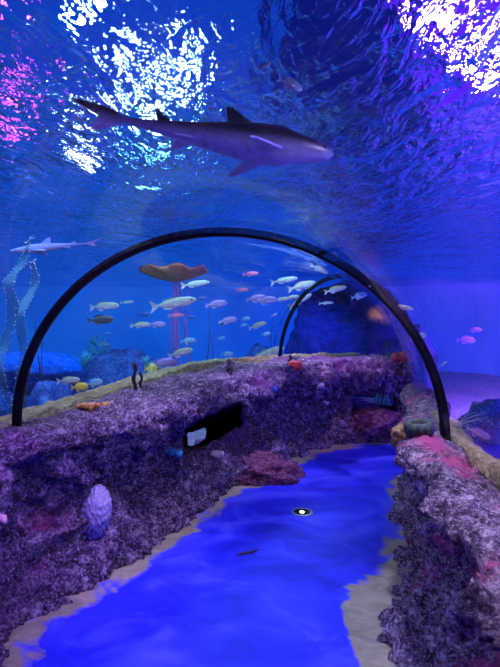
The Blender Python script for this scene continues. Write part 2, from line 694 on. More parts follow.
def cut(wall, c, axis, wx, hz, ln, seed, tilt=0.0, fall=0.0):
    """carve a lumpy rounded opening through a rock wall"""
    axis = Vector((axis[0], axis[1], 0)).normalized()
    sd = Vector((axis.y, -axis.x, 0))
    rows = []
    for k in range(40):
        s = -ln / 2 + ln * k / 39
        row = []
        for j in range(44):
            a = 2 * PI * j / 44
            ca, sa = math.cos(a), math.sin(a)
            x = math.copysign(abs(ca) ** 0.45, ca) * wx / 2
            z = math.copysign(abs(sa) ** 0.45, sa) * hz / 2
            q = c + axis * s + sd * x + Vector((0, 0, z + tilt * x + fall * s))
            kk = noise.noise(q * 6 + Vector((seed, 0, 0))) * 0.05 + noise.noise(q * 16) * 0.02
            q = q + (sd * ca + Vector((0, 0, sa))) * kk
            row.append(q)
        rows.append(row)
    bm = grid_mesh(rows, closed_v=True, caps=True)
    bmesh.ops.recalc_face_normals(bm, faces=bm.faces)
    cu = link('carver', bm, None)
    md = wall.modifiers.new('b', 'BOOLEAN')
    md.operation = 'DIFFERENCE'
    md.solver = 'EXACT'
    md.object = cu
    dg = bpy.context.evaluated_depsgraph_get()
    me = bpy.data.meshes.new_from_object(wall.evaluated_get(dg))
    wall.modifiers.clear()
    old = wall.data
    wall.data = me
    bpy.data.meshes.remove(old)
    cm = cu.data
    bpy.data.objects.remove(cu)
    bpy.data.meshes.remove(cm)
    smooth(me)


cut(wall_l, at(213, 428, 4.65), (0.0, 1.0), 0.56, 0.28, 1.45, 3.0, 0.50, -0.20)
cut(wall_l, at(197, 437, 4.9), (-0.106, 1.0), 0.27, 0.20, 4.6, 5.0, 0.30, -0.238)
cut(wall_l, at(371, 398, 6.9), (0.17, 1.0), 0.60, 0.30, 3.0, 8.0)


def bvh(objs):
    V, Fc = [], []
    for o in objs:
        b = len(V)
        V += [v.co.copy() for v in o.data.vertices]
        Fc += [[b + i for i in p.vertices] for p in o.data.polygons]
    return BVHTree.FromPolygons(V, Fc)


# ------------------------------------------------------------------ floor
def seg_dist(p, line):
    best = 9
    for a, b in zip(line, line[1:]):
        ab = b - a
        t = max(0, min(1, (p - a).dot(ab) / ab.length_squared))
        best = min(best, (p - a - ab * t).length)
    return best


def build_floor():
    nx, ny = 90, 130
    x0, x1, y0, y1 = -1.6, 5.0, -2.2, 6.9
    rows = [[Vector((x0 + (x1 - x0) * i / nx, y0 + (y1 - y0) * j / ny, 0)) for j in range(ny + 1)] for i in range(nx + 1)]
    bm = grid_mesh(rows)
    gone = []
    for f in bm.faces:
        c = f.calc_center_median()
        k = near_cl(c)
        if (CL[k] - c).length > HW - 0.05 and 0 < k < len(CL) - 1:
            gone.append(f)
    bmesh.ops.delete(bm, geom=gone, context='FACES')
    for f in bm.faces:
        if f.normal.z < 0:
            f.normal_flip()
    ret = bmesh.ops.extrude_face_region(bm, geom=bm.faces[:])
    for v in [g for g in ret['geom'] if isinstance(g, bmesh.types.BMVert)]:
        v.co.z -= 0.15
    o = link('floor', bm, M['floor'], sm=False)
    ll = resample([Vector((x, y, 0)) for x, y in LEFT], 0.3)
    rl = resample([Vector((x, y, 0)) for x, y in RIGHT], 0.3)
    at_ = o.data.attributes.new('edge', 'FLOAT', 'POINT')
    vals = []
    for v in o.data.vertices:
        p = Vector((v.co.x, v.co.y, 0))
        e = min(seg_dist(p, ll), seg_dist(p, rl))
        e -= 0.5 * math.exp(-((p.x - 0.62) / 0.12) ** 2 - ((p.y - 2.4) / 0.38) ** 2)
        vals.append(e)
    at_.data.foreach_set('value', vals)
    return struct(o, 'walkway floor painted in swirling bright blue with beige edges', 'floor')


build_floor()


# gravel ledges outside the acrylic
def ledge(side, name, label, w0, w1, i0, i1, top=0.895):
    rows = []
    for i in range(i0, i1, 1):
        t = heading(i)
        rt = Vector((t.y, -t.x, 0)) * side
        row = []
        for k in range(26):
            f = k / 25
            P = CL[i] + rt * (HW + w0 + (w1 - w0) * f) + Vector((0, 0, top + (0.12 * min(1, max(0, (CL[i].y - 4.1) / 1.2)) if side < 0 else 0) - 0.10 * f * f))
            if f > 0.85:
                P.z -= (f - 0.85) * 1.2
            dz = noise.noise(P * 5) * 0.035 + noise.noise(P * 17) * 0.02 + noise.noise(P * 40) * 0.010
            P.z += dz
            row.append(P)
        row += [Vector((row[-1].x, row[-1].y, 0.52)), Vector((row[0].x, row[0].y, 0.52))]
        rows.append(row)
    o = link(name, grid_mesh(rows, closed_v=True, caps=True), M['gravel'])
    return tag(o, label, 'gravel', kind='stuff')


ledge(-1, 'gravel', 'yellow green gravel ledge outside the acrylic along the left wall', 0.035, 0.52, 40, near_cl(Vector((2.1, 6.35, 0))))
ledge(1, 'gravel', 'yellow green gravel strip outside the acrylic along the right wall', 0.035, 0.21, 40, I_ring1 + 30, 0.925)

# ------------------------------------------------------------------ tank shell
X0, X1, Y0, Y1, ZS, ZF = -13.0, 8.5, -5.0, 20.0, 2.8, -0.45


def slab(name, a, b, m, nx=1, label=None):
    bm = bmesh.new()
    bmesh.ops.create_cube(bm, size=1)
    for v in bm.verts:
        v.co = Vector(((a[k] + b[k]) / 2 + v.co[k] * (b[k] - a[k]) for k in range(3)))
    return struct(link(name, bm, m, sm=False), label, 'wall' if label else None)


def tank_shell():
    rc = 4.0
    pts = []
    for cx, cy, a0 in ((X1 - rc, Y1 - rc, 0), (X0 + rc, Y1 - rc, 90), (X0 + rc, Y0 + rc, 180), (X1 - rc, Y0 + rc, 270)):
        for k in range(13):
            a = R(a0 + 90 * k / 12)
            pts.append((cx + rc * math.cos(a), cy + rc * math.sin(a), math.cos(a), math.sin(a)))
    rows = [[Vector((x, y, ZF - 0.2)), Vector((x, y, 4.2)), Vector((x + a * 0.3, y + b * 0.3, 4.2)), Vector((x + a * 0.3, y + b * 0.3, ZF - 0.2))] for x, y, a, b in pts]
    bm = grid_mesh(rows, closed_u=True, closed_v=True)
    struct(link('wall_tank', bm, M['tank_wall'], sm=False), 'plain blue wall around the whole tank', 'wall')


tank_shell()
bm = grid_mesh([[Vector((X0 + (X1 - X0) * i / 80, Y0 + (Y1 - Y0) * j / 80, ZF + 0.10 * noise.noise(Vector((i * 0.25, j * 0.25, 0))))) for j in range(81)] for i in range(81)])
struct(link('floor_tank', bm, M['sand']), 'sandy bottom of the tank')
bm = grid_mesh([[Vector((X0 + (X1 - X0) * i / 40, Y0 + (Y1 - Y0) * j / 40, ZS)) for j in range(41)] for i in range(41)])
bmesh.ops.recalc_face_normals(bm, faces=bm.faces)
for f in bm.faces:
    if f.normal.z < 0:
        f.normal_flip()
me = bpy.data.meshes.new('water_surface')
bm.to_mesh(me)
bm.free()
water = link('water_surface', me, M['water'])
tag(water, 'rippling water surface of the tank seen from below', 'water', kind='stuff')

# ------------------------------------------------------------------ lights
def area(name, loc, target, size, power, col, sy=None):
    d = bpy.data.lights.new(name, 'AREA')
    d.shape = 'RECTANGLE' if sy else 'DISK'
    d.size = size
    if sy:
        d.size_y = sy
    d.energy = power
    d.color = col
    o = bpy.data.objects.new(name, d)
    COL.objects.link(o)
    o.location = loc
    v = Vector(target) - Vector(loc)
    o.rotation_euler = v.to_track_quat('-Z', 'Y').to_euler()
    return o


def spot(name, loc, target, power, col, ang=60, blend=0.6, rad=0.08):
    d = bpy.data.lights.new(name, 'SPOT')
    d.energy = power
    d.color = col
    d.spot_size = R(ang)
    d.spot_blend = blend
    d.shadow_soft_size = rad
    o = bpy.data.objects.new(name, d)
    COL.objects.link(o)
    o.location = loc
    v = Vector(target) - Vector(loc)
    o.rotation_euler = v.to_track_quat('-Z', 'Y').to_euler()
    return o


VIO = (0.30, 0.30, 1.0)
# unseen spots added over the walkway, under the water surface
spot('walkway_spot', (-0.1, 2.2, 2.70), (-0.12, 2.3, 0), 150, (0.24, 0.27, 1.0), 58, 0.9, 0.12)
spot('walkway_spot_far', (0.6, 4.6, 2.70), (0.5, 4.5, 0), 95, (0.24, 0.27, 1.0), 52, 0.9, 0.12)
# raking spots, unseen and added to sharpen contrast on the rock faces
RAKE = (0.60, 0.42, 1.0)
spot('left_rake', (-0.45, 1.7, 2.7), (-1.05, 2.2, 0.6), 200, (0.45, 0.18, 1.0), 46, 0.9, 0.03)
spot('left_rake', (-0.10, 3.1, 2.7), (-0.62, 3.4, 0.6), 200, RAKE, 44, 0.9, 0.03)
spot('left_rake', (0.35, 4.4, 2.7), (-0.02, 4.9, 0.6), 190, RAKE, 44, 0.9, 0.03)
spot('back_rake', (1.2, 5.3, 2.7), (1.2, 6.1, 0.6), 110, (0.7, 0.35, 1.0), 44, 0.9, 0.03)
spot('right_rake', (0.75, 2.5, 2.7), (0.80, 2.5, 0.9), 130, (0.72, 0.60, 1.0), 36, 0.9, 0.03)
spot('right_rake', (0.85, 1.4, 2.7), (0.72, 1.5, 0.9), 150, (0.72, 0.55, 1.0), 36, 0.9, 0.03)
area('right_wall_fill', (1.55, 2.0, 2.74), (1.2, 2.0, 0.9), 0.25, 40, (0.72, 0.55, 1.0))  # unseen lights added above the vault to brighten wall tops and ledges
area('left_wall_fill', (-2.0, 1.6, 2.74), (-1.7, 2.0, 0.9), 0.25, 36, (0.42, 0.14, 1.0))
area('left_ledge_fill', (-1.6, 4.6, 2.74), (-1.2, 4.5, 0.9), 0.3, 46, (0.62, 0.62, 1.0))
spot('back_ledge_fill', (0.7, 7.0, 2.74), (0.75, 6.6, 0.9), 260, (0.62, 0.42, 1.0), 70, 0.8, 0.03)
# unseen lights added to brighten the tank walls in place of water haze
area('left_tank_fill', (-5, 12.5, 2.7), (-5, 20, 0.8), 9, 760, (0.006, 0.33, 1.0), 0.8)
area('back_tank_fill', (3, 14.5, 2.7), (3, 20, 0.8), 7, 260, (0.02, 0.10, 1.0), 0.8)
area('right_tank_fill', (4.0, 6, 2.7), (8.5, 6, 0.9), 9, 5000, (0.36, 0.11, 1.0), 1.2)
area('left_side_fill', (-8, 6, 2.7), (-13, 7, 0.8), 8, 1000, (0.006, 0.28, 1.0), 0.8)
area('fish_fill', (-1.0, 7.2, 2.75), (-1.0, 7.6, 0), 2.2, 55, (0.38, 0.72, 1.0), 1.6)  # lights over the fish are added only to brighten them
area('shoal_fill', (0.6, 9.0, 2.75), (0.7, 9.2, 0), 1.6, 36, (0.38, 0.65, 1.0), 1.0)
area('left_fish_fill', (-3.0, 6.0, 2.75), (-3.0, 6.8, 0), 2.0, 60, (0.15, 0.5, 1.0), 2.0)
spot('amber_reflection_spot', (1.7, 11.0, 2.0), (3.0, 12.0, 1.72), 1500, (1.0, 0.30, 0.03), 16, 0.8)  # added spot standing in for an orange reflection on the acrylic
spot('violet_fill', (-0.9, 8.2, 1.2), (-1.0, 8.0, -0.4), 60, (0.5, 0.22, 1.0), 70, 0.7)  # added to brighten the tank bottom seen through the wall opening
spot('right_fish_fill', (1.7, 3.9, 2.72), (1.25, 3.6, 1.5), 60, (0.6, 0.75, 1.0), 40, 0.8, 0.05)  # extra light put in to brighten the white fish beside the arch
# above the surface: the lamps whose light breaks up in the ripples
def above(name, px, D, z, size, radiance, col):
    c = at(px, 100, D)
    return area(name, (c.x, D, z), (c.x * 0.4, 2.6, 2.2), size, radiance * PI * PI * size * size / 4, col)


above('white_lamp', 152, 7.0, 3.72, 0.11, 200, (0.75, 0.95, 1.0))
above('white_lamp', 172, 7.4, 3.64, 0.12, 200, (0.75, 0.95, 1.0))
above('white_lamp', 188, 6.2, 4.0, 0.09, 200, (0.8, 0.95, 1.0))
above('white_lamp', 85, 5.0, 4.0, 0.12, 200, (0.8, 0.95, 1.0))
above('white_lamp', 118, 5.6, 3.85, 0.07, 160, (0.8, 0.95, 1.0))
above('white_lamp_low', 160, 11.0, 3.7, 0.24, 60, (0.3, 0.8, 1.0))
above('magenta_lamp', 434, 6.0, 4.5, 0.24, 160, (1.0, 0.35, 1.0))
above('magenta_lamp_side', 480, 6.5, 4.0, 0.25, 120, (1.0, 0.5, 1.0))
above('pink_lamp', 18, 9.0, 3.7, 0.3, 30, (1.0, 0.06, 0.8))
above('pink_lamp_high', -5, 5.0, 4.1, 0.3, 30, (1.0, 0.06, 0.8))
spot('blue_outcrop_fill', (0.9, 10.2, 1.6), (1.6, 12.4, 0.9), 500, (0.02, 0.08, 1.0), 60, 0.8)  # added under water to lift the dark outcrop with blue
area('blue_panel', (-3, 9, 5.5), (-2, 4, 2), 7, 44, (0.006, 0.13, 1.0), 6)
area('violet_panel', (5, 7, 5.5), (2, 3, 2), 6, 130, (0.17, 0.01, 1.0), 6)

w = bpy.data.worlds.new('world')
C.world = w
w.use_nodes = True
w.node_tree.nodes['Background'].inputs[0].default_value = (0.01, 0.015, 0.30, 1)
w.node_tree.nodes['Background'].inputs[1].default_value = 0.6

# ------------------------------------------------------------------ render settings
C.view_settings.view_transform = 'Standard'
C.view_settings.look = 'None'
C.view_settings.gamma = 1
C.view_settings.exposure = 0
C.cycles.caustics_reflective = False
C.cycles.caustics_refractive = False
C.cycles.transparent_max_bounces = 24
C.cycles.max_bounces = 10
C.cycles.sample_clamp_indirect = 6
# ------------------------------------------------------------------ things fixed on the rocks
ROCKS = bvh([wall_l, wall_r])
GRAVEL = bvh([o for o in COL.objects if o.name.startswith('gravel')])


def hit(px, py, tree=None):
    d = ray(px, py)
    o = Vector((0, 0, EYE))
    best = None
    for t in ([tree] if tree else [ROCKS, GRAVEL]):
        r = t.ray_cast(o, d)
        if r[0] is not None and (best is None or r[3] < best[3]):
            best = r
    if best is None:
        return at(px, py, 4.0), Vector((0, -1, 0)), 4.0
    n = best[1]
    if n.dot(d) > 0:
        n = -n
    return best[0], n, best[3]


def px_size(n_px, dist):
    return n_px * dist / F


def cluster(name, label, cat, px, py, wpx, hpx, m, n, seed, up=False, tree=None, rel=0.34):
    """a lumpy coral of n knobs grown into one piece, seated on the rock behind the pixel"""
    p, nn, d = hit(px, py, tree)
    if up:
        nn = Vector((0, 0, 1))
    r_ = random.Random(seed)
    W, H = px_size(wpx, d), px_size(hpx, d)
    bm = bmesh.new()
    for k in range(n):
        f = (k + 0.5) / n - 0.5
        q = Vector((f * W, r_.uniform(-0.25, 0.25) * H, r_.uniform(0.1, 0.4) * H))
        rr = H * rel * r_.uniform(0.8, 1.3)
        merge(bm, blob(rr, q, (1, 1, 1), 0.3, 2.5, 2, seed + k))
    o = link(name, bm, m, loc=p - nn * 0.01)
    return tag(o, label, cat)


cluster('orange_coral', 'bumpy orange coral lying on the left ledge beside the large arch', 'coral', 95, 408, 31, 11, M['orange_coral'], 22, 3, True, rel=0.22)
rc = cluster('red_coral', 'bright red coral knob with pale dots on the back wall near the smaller arch', 'coral', 296, 367, 10, 8.5, M['red_coral'], 4, 5, True, rel=0.45)
r_ = random.Random(4)
for k in range(12):
    a, b = r_.uniform(PI * 0.9, PI * 2.1), r_.uniform(-0.2, 0.9)
    dd = Vector((math.cos(a) * math.cos(b), math.sin(a) * math.cos(b), math.sin(b)))
    o = link('dot', blob(0.009, sub=1), M['white_coral'], rc, loc=(dd.x * 0.062, dd.y * 0.05, 0.02 + dd.z * 0.045))
    o['label'] = 'pale dot'
cluster('red_coral', 'dull red coral clump on the back wall behind the right leg of the large arch', 'coral', 402, 359, 14, 13, M['dull_red'], 6, 9, True, rel=0.4)
cluster('white_coral', 'string of small white coral knobs down the back rock wall', 'coral', 319, 388, 5, 9, M['white_coral'], 3, 11)
for k, (qx, qy) in enumerate(((322, 397), (326, 405))):
    cluster('white_coral', ['middle white coral knob of the string down the back rock wall', 'lowest white coral knob of the string down the back rock wall'][k], 'coral', qx, qy, 6, 7, M['white_coral'], 2, 13 + k)
cluster('blue_sponge', 'small bright blue sponge on the left rock wall below the red coral knob', 'sponge', 273, 391, 6, 9, M['blue_sponge'], 4, 15)
cluster('cyan_sponge', 'cyan encrusting sponge left of the window opening in the rock', 'sponge', 174, 457, 11, 16, M['cyan_sponge'], 5, 17, rel=0.22)
cluster('pale_coral', 'pale pink coral knob at the left end of the left rock wall', 'coral', 4, 521, 5, 11, M['pale_pink'], 3, 19, rel=0.3)
cluster('white_coral', 'white coral knobs on the sill of the window opening', 'coral', 217, 455, 10, 8, M['white_coral'], 3, 21, True, rel=0.4)
cluster('pink_coral', 'small pink coral nub on the gravel right of the large arch', 'coral', 455, 424, 10, 8, M['pale_pink'], 3, 23, True, rel=0.4)

# brain coral: dome covered with dimples
p, nn, d = hit(95, 512, ROCKS)
bm = bmesh.new()
bmesh.ops.create_icosphere(bm, subdivisions=5, radius=1)
for v in bm.verts:
    dd = v.co.normalized()
    k = noise.voronoi(dd * 6.5)[0]
    h = min(0.16, (k[1] - k[0]) * 0.6)
    v.co = Vector((dd.x * 0.088, dd.y * 0.075, dd.z * 0.15)) * (1 + 0.16 - h * 1.4)
o = link('brain_coral', bm, M['brain'], loc=p + nn * 0.005, rot=(R(-12), R(8), R(20)))
tag(o, 'dimpled blue violet brain coral dome on the left rock wall', 'coral')

# ring sponge: ridged dark green cup
p, nn, d = hit(419, 433)
s = d / F
bm = bmesh.new()
rows = []
for i in range(60):
    a = 2 * PI * i / 60
    rid = 1 + 0.06 * math.cos(a * 14)
    prof = [(0.0, 0.25), (5.0, 0.2), (6.0, 6.0), (8.5 * rid, 9.0), (11.5 * rid, 8.0), (13.5 * rid, 4.0), (13 * rid, 0.0), (11.5, -6.0), (0.0, -6.0)]
    rows.append([Vector((math.cos(a) * r * s, math.sin(a) * r * s, z * s)) for r, z in prof])
bm = grid_mesh(rows, closed_u=True)
bmesh.ops.remove_doubles(bm, verts=bm.verts, dist=1e-5)
o = link('cup_sponge', bm, M['green_sponge'], loc=p + Vector((0, 0, 0.015)), rot=(R(8), R(-6), 0))
tag(o, 'dark green ridged cup sponge with a hollow centre on the right wall end', 'sponge')
p, nn, d = hit(401, 437)
o = link('mustard_coral', blob(px_size(9.5, d), scale=(0.95, 0.9, 1.2), amp=0.22, freq=3, sub=4, seed=2), M['mustard'], loc=p)
tag(o, 'mustard brown coral mound beside the dark green cup sponge', 'coral')


# tube sponges standing on the ledge
def stalks(label, specs):
    t = None
    for k, (px, py0, py1, wpx) in enumerate(specs):
        p, nn, d = hit(px, py0)
        if t is None:
            t = thing('tube_sponge', label, 'sponge', p)
        H = px_size(py0 - py1, d)
        r0 = px_size(wpx / 2, d)
        pts = [p - t.location + Vector((0.01 * math.sin(j * 1.3 + k), 0, -0.03 + (H + 0.03) * j / 8)) for j in range(9)]
        rad = [r0 * (0.9 + 0.18 * math.sin(j * 2.1 + k)) for j in range(9)]
        link('tube', tube(pts, rad, 10), M['dark_sponge'], t)


stalks('pair of dark upright tube sponges on the ledge left of the yellow butterflyfish', [(134.5, 389, 363, 4), (141, 387, 372, 3)])
stalks('short dark tube sponge stub on the left ledge under the smaller fish shoal', [(228.5, 374, 359, 5), (231, 374, 366, 4)])
stalks('tiny dark sponge stub left of the bright red coral knob', [(290, 364, 355, 3)])


# encrusted mounds at the foot of the wall
def mound(label, px, py, wpx, hpx, m, seed, name='rock_mound'):
    p, nn, d = hit(px, py, ROCKS)
    w, h = px_size(wpx, d), px_size(hpx, d)
    bm = blob(1.0, (0, 0, 0), (w / 2, w / 3.2, h / 2), 0.22, 2.4, 5, seed)
    for v in bm.verts:
        v.co += v.co.normalized() * (noise.noise(v.co * 30) * 0.02)
    o = link(name, bm, m, loc=p + Vector((0, 0.05, 0)))
    tag(o, label, 'rock')


mound('reddish pink encrusted mound at the foot of the wall below the window opening', 256, 476, 86, 38, M['pink_rock'], 3)
mound('dark pink mound at the foot of the back wall below the far opening', 374, 424, 56, 28, M['pink_rock'], 6)
mound('pale purple mound between the pink mound and the back wall', 292, 462, 36, 34, M['rock'], 9)

# ------------------------------------------------------------------ floor fittings
p = at(302, 512.5, 1)
d = ray(302, 512.5)
p = Vector((0, 0, EYE)) + d * (EYE / -d.z)
t = thing('floor_light', 'round recessed floor light glowing white in the blue walkway', 'floor light', (p.x, p.y, 0.0))


def ringmesh(r0, r1, z0, z1, n=40):
    rows = []
    for i in range(n):
        a = 2 * PI * i / n
        rows.append([Vector((math.cos(a) * r, math.sin(a) * r, z)) for r, z in ((r0, z0), (r0, z1), (r1, z1 * 0.8), (r1, z0))])
    return grid_mesh(rows, closed_u=True, closed_v=True)


def disc(r, z0, z1, n=32):
    bm = bmesh.new()
    bmesh.ops.create_cone(bm, cap_ends=True, segments=n, radius1=r, radius2=r, depth=z1 - z0)
    for v in bm.verts:
        v.co.z += (z0 + z1) / 2
    return bm


link('rim', ringmesh(0.066, 0.086, -0.01, 0.008), M['steel'], t, sm=False)
link('lens', disc(0.066, -0.01, 0.003), M['black'], t, sm=False)
o = link('lamp', disc(0.017, 0.0, 0.007), M['lamp'], t, sm=False)
o['label'] = 'glowing white lamp'

d = ray(247, 553)
p = Vector((0, 0, EYE)) + d * (EYE / -d.z)
bm = bmesh.new()
for pts, r in (([(-0.07, -0.05), (-0.02, -0.01), (0.03, 0.015), (0.08, 0.06)], [0.006, 0.016, 0.014, 0.004]), ([(0.0, 0.0), (0.045, 0.02), (0.05, 0.07)], [0.01, 0.008, 0.003]), ([(-0.02, -0.01), (0.03, -0.02), (0.06, -0.03)], [0.01, 0.006, 0.002])):
    merge(bm, tube([Vector((x, y * 0.8, 0.004)) for x, y in pts], r, 6))
for v in bm.verts:
    v.co.z = 0.004 + (v.co.z - 0.004) * 0.25
o = link('leaf_scrap', bm, M['mark'], loc=(p.x, p.y, 0.001))
tag(o, 'small dark branched scrap lying on the blue walkway floor', 'scrap')


# ------------------------------------------------------------------ things growing in the tank
def boulder(name, label, px, ptop, D, wpx, m, seed, dep=0.8, amp=0.2, bottom=-0.6):
    c = at(px, ptop, D)
    w = wpx * D / F
    h = c.z - bottom
    bm = blob(1.0, (0, 0, 0), (w / 2, w / 2 * dep, h / 2), amp, 1.3, 5, seed)
    for v in bm.verts:
        v.co += v.co.normalized() * (noise.noise(v.co * 4 + Vector((seed, 0, 0))) * 0.07 + noise.noise(v.co * 11) * 0.02)
    o = link(name, bm, m, loc=(c.x, D, bottom + h / 2))
    return tag(o, label, 'rock')


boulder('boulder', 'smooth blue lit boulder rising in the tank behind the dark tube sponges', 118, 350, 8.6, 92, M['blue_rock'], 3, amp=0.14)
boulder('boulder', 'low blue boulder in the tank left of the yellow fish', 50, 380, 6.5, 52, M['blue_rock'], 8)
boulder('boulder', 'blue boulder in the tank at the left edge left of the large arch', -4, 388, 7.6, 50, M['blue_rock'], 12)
boulder('boulder', 'far dim boulder low in the tank below the reddish plate', 205, 366, 13.5, 120, M['blue_rock'], 17)
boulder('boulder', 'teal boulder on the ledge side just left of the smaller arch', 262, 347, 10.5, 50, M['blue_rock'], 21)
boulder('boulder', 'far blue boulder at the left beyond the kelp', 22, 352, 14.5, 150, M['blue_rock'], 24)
boulder('boulder', 'small violet rock on the tank bottom seen through the window opening', 205, 439, 7.6, 17, M['tank_violet_rock'], 44, bottom=-0.5)
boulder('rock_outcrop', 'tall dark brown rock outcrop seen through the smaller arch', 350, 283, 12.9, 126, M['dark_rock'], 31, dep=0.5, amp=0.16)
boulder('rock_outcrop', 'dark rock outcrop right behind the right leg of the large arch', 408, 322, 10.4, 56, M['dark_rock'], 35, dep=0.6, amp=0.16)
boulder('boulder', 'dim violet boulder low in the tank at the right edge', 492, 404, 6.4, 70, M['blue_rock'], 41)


def branching(name, label, px, py, D, size_px, m, seed, n=9, spread=1.0, cat='coral'):
    c = at(px, py, D)
    s = size_px * D / F
    r_ = random.Random(seed)
    bm = bmesh.new()
    for k in range(n):
        a = r_.uniform(0, 2 * PI)
        e = r_.uniform(0.3, 1.0)
        tip = Vector((math.cos(a) * spread * (1.1 - e), math.sin(a) * spread * (1.1 - e), e)) * s
        mid = tip * 0.5 + Vector((r_.uniform(-0.1, 0.1), r_.uniform(-0.1, 0.1), 0.0)) * s
        merge(bm, tube([Vector((0, 0, -0.1 * s)), mid, tip], [s * 0.07, s * 0.06, s * 0.03], 7))
        t2 = mid + Vector((r_.uniform(-0.4, 0.4), r_.uniform(-0.4, 0.4), r_.uniform(0.1, 0.4))) * s
        merge(bm, tube([mid, (mid + t2) / 2 + Vector((0, 0, 0.02 * s)), t2], [s * 0.05, s * 0.045, s * 0.025], 7))
    o = link(name, bm, m, loc=c)
    return tag(o, label, cat)


branching('branching_coral', 'bright cyan branching coral on the blue boulder left of centre', 84, 366, 7.6, 16, M['cyan_sponge'], 2, 12, 1.5)
branching('branching_coral', 'taller cyan branching coral behind the blue boulder', 101, 360, 9.4, 28, M['cyan_sponge'], 5, 8, 1.0)
branching('branching_coral', 'small pale cyan branching coral beside the yellow fish', 146, 367, 7.6, 12, M['cyan_sponge'], 8, 8, 1.2)
branching('branching_coral', 'tiny cyan branching coral on the far boulder below the reddish plate', 199, 371, 9.5, 10, M['cyan_sponge'], 9, 8, 1.2)

# ruffled plate on thin stalks, made up in place of a likely reflection
c = at(173.5, 275, 8.6)
t = thing('reflection_plate', 'reddish brown plate on thin stalks among the fish, made up for a reflection', 'coral', (c.x, 8.6, -0.4))
rows = []
zt = c.z + 0.4
for i in range(72):
    a = 2 * PI * i / 72
    ruf = 1 + 0.05 * math.sin(a * 9) + 0.05 * noise.noise(Vector((math.cos(a) * 3, math.sin(a) * 3, 0)))
    prof = [(0.0, 0.05), (0.2, 0.055), (0.42, 0.085), (0.56, 0.12), (0.585, 0.10), (0.56, 0.065), (0.36, -0.02), (0.15, -0.09), (0.0, -0.12)]
    rows.append([Vector((math.cos(a) * r * ruf, math.sin(a) * r * ruf, zt + z + (0.03 * math.sin(a * 7 + r * 8) * r * 2))) for r, z in prof])
bm = grid_mesh(rows, closed_u=True)
bmesh.ops.remove_doubles(bm, verts=bm.verts, dist=1e-4)
link('plate', bm, M['reflection_plate'], t)
for k, (dx, w_, bend) in enumerate(((0.02, 0.02, 0.0), (0.09, 0.018, 0.01), (-0.05, 0.012, 0.03), (0.24, 0.012, -0.02), (0.3, 0.009, 0.10))):
    pts = [Vector((dx * min(1, 0.4 + j / 12) + bend * math.sin(j * 0.8), 0.03 * k, (zt - 0.02) * (1 - j / 14))) for j in range(15)]
    o = link('stalk', tube(pts, w_, 8), M['stalk'], t)
    o['label'] = 'pinkish violet stalk'


# whips: thin dark plants
def whip(label, px, top, D, seed, n=2):
    c = at(px, top, D)
    t = thing('sea_whip', label, 'sea whip', (c.x, D, -0.45))
    for k in range(n):
        H = (c.z + 0.4) * (1 - 0.18 * k)
        pts = [Vector((0.07 * k + 0.03 * math.sin(j * 0.7 + seed + k), 0.02 * k, H * j / 12)) for j in range(13)]
        link('stem', tube(pts, [0.018 * (1 - j / 16) for j in range(13)], 7), M['dark_sponge'], t)


whip('thin dark sea whips right of the reddish plate stalks', 208, 308, 9.6, 1)
whip('thin dark sea whips right of the kelp near the left edge', 37, 310, 6.6, 3)
whip('faint upright sea whips behind the shoal left of the smaller arch', 272, 312, 12.5, 5, 3)


# kelp ribbons near the left edge
def ribbon(pts, w0, th=0.006):
    rows = []
    for i, (p, w_) in enumerate(zip(pts, w0)):
        rows.append([p + Vector((-w_, 0, 0)), p + Vector((0, th + 0.02, 0)), p + Vector((w_, 0, 0)), p + Vector((0, -th + 0.02, 0))])
    return grid_mesh(rows, closed_v=True, caps=True)


D = 5.2
base = at(14, 440, D)
t = thing('ribbon_kelp', 'tall translucent teal ribbon kelp near the left edge', 'kelp', (base.x, D, -0.4))


def kelp_blade(pxs, wpx, seed):
    P = [at(x, y, D) - Vector((base.x, D, -0.4)) for x, y in pxs]
    P = catmull(P, 8)
    n = len(P)
    for k, q in enumerate(P):
        q.y += 0.10 * math.sin(k * 0.35 + seed)
    W = [max(0.006, wpx * D / F / 2 * math.sin(PI * min(0.97, 0.08 + 0.9 * k / n)) * (1 + 0.15 * math.sin(k * 0.9))) for k in range(n)]
    o = link('blade', ribbon(P, W), M['kelp'], t)
    bm = bmesh.new()
    r_ = random.Random(seed)
    for k in range(0, n, 1):
        for sgn in (-1, 1):
            merge(bm, blob(r_.uniform(0.004, 0.009), P[k] + Vector((sgn * W[k], 0.0, r_.uniform(-0.02, 0.02))), sub=1))
    b = link('bubbles', bm, M['white_coral'], o)
    b['kind'] = 'stuff'
    b['label'] = 'rows of pale bubbles on the blade edge'


kelp_blade([(8, 430), (8, 390), (2, 345), (12, 300), (14, 275), (24, 250), (37, 238)], 11, 1)
kelp_blade([(18, 430), (17, 380), (22, 330), (27, 300), (33, 272), (38, 262)], 10, 4)

# wispy feather star by the right leg of the arch
p, nn, d = hit(451, 427)
t = thing('feather_star', 'wispy pale feather star with thin curling arms right of the arch foot', 'feather star', p)
r_ = random.Random(12)
for k in range(11):
    a = r_.uniform(-0.3, 1.4)
    l_ = r_.uniform(0.10, 0.24)
    pts = [Vector((0.005 * k, 0, 0))]
    for j in range(1, 15):
        a2 = a - j * r_.uniform(0.06, 0.17)
        pts.append(pts[-1] + Vector((math.cos(a2), 0.25 * math.sin(k), math.sin(a2 + 0.3))) * (l_ / 12))
    link('arm', tube(pts, [0.0028 * (1 - j / 22) for j in range(15)], 5), M['wisp'], t)

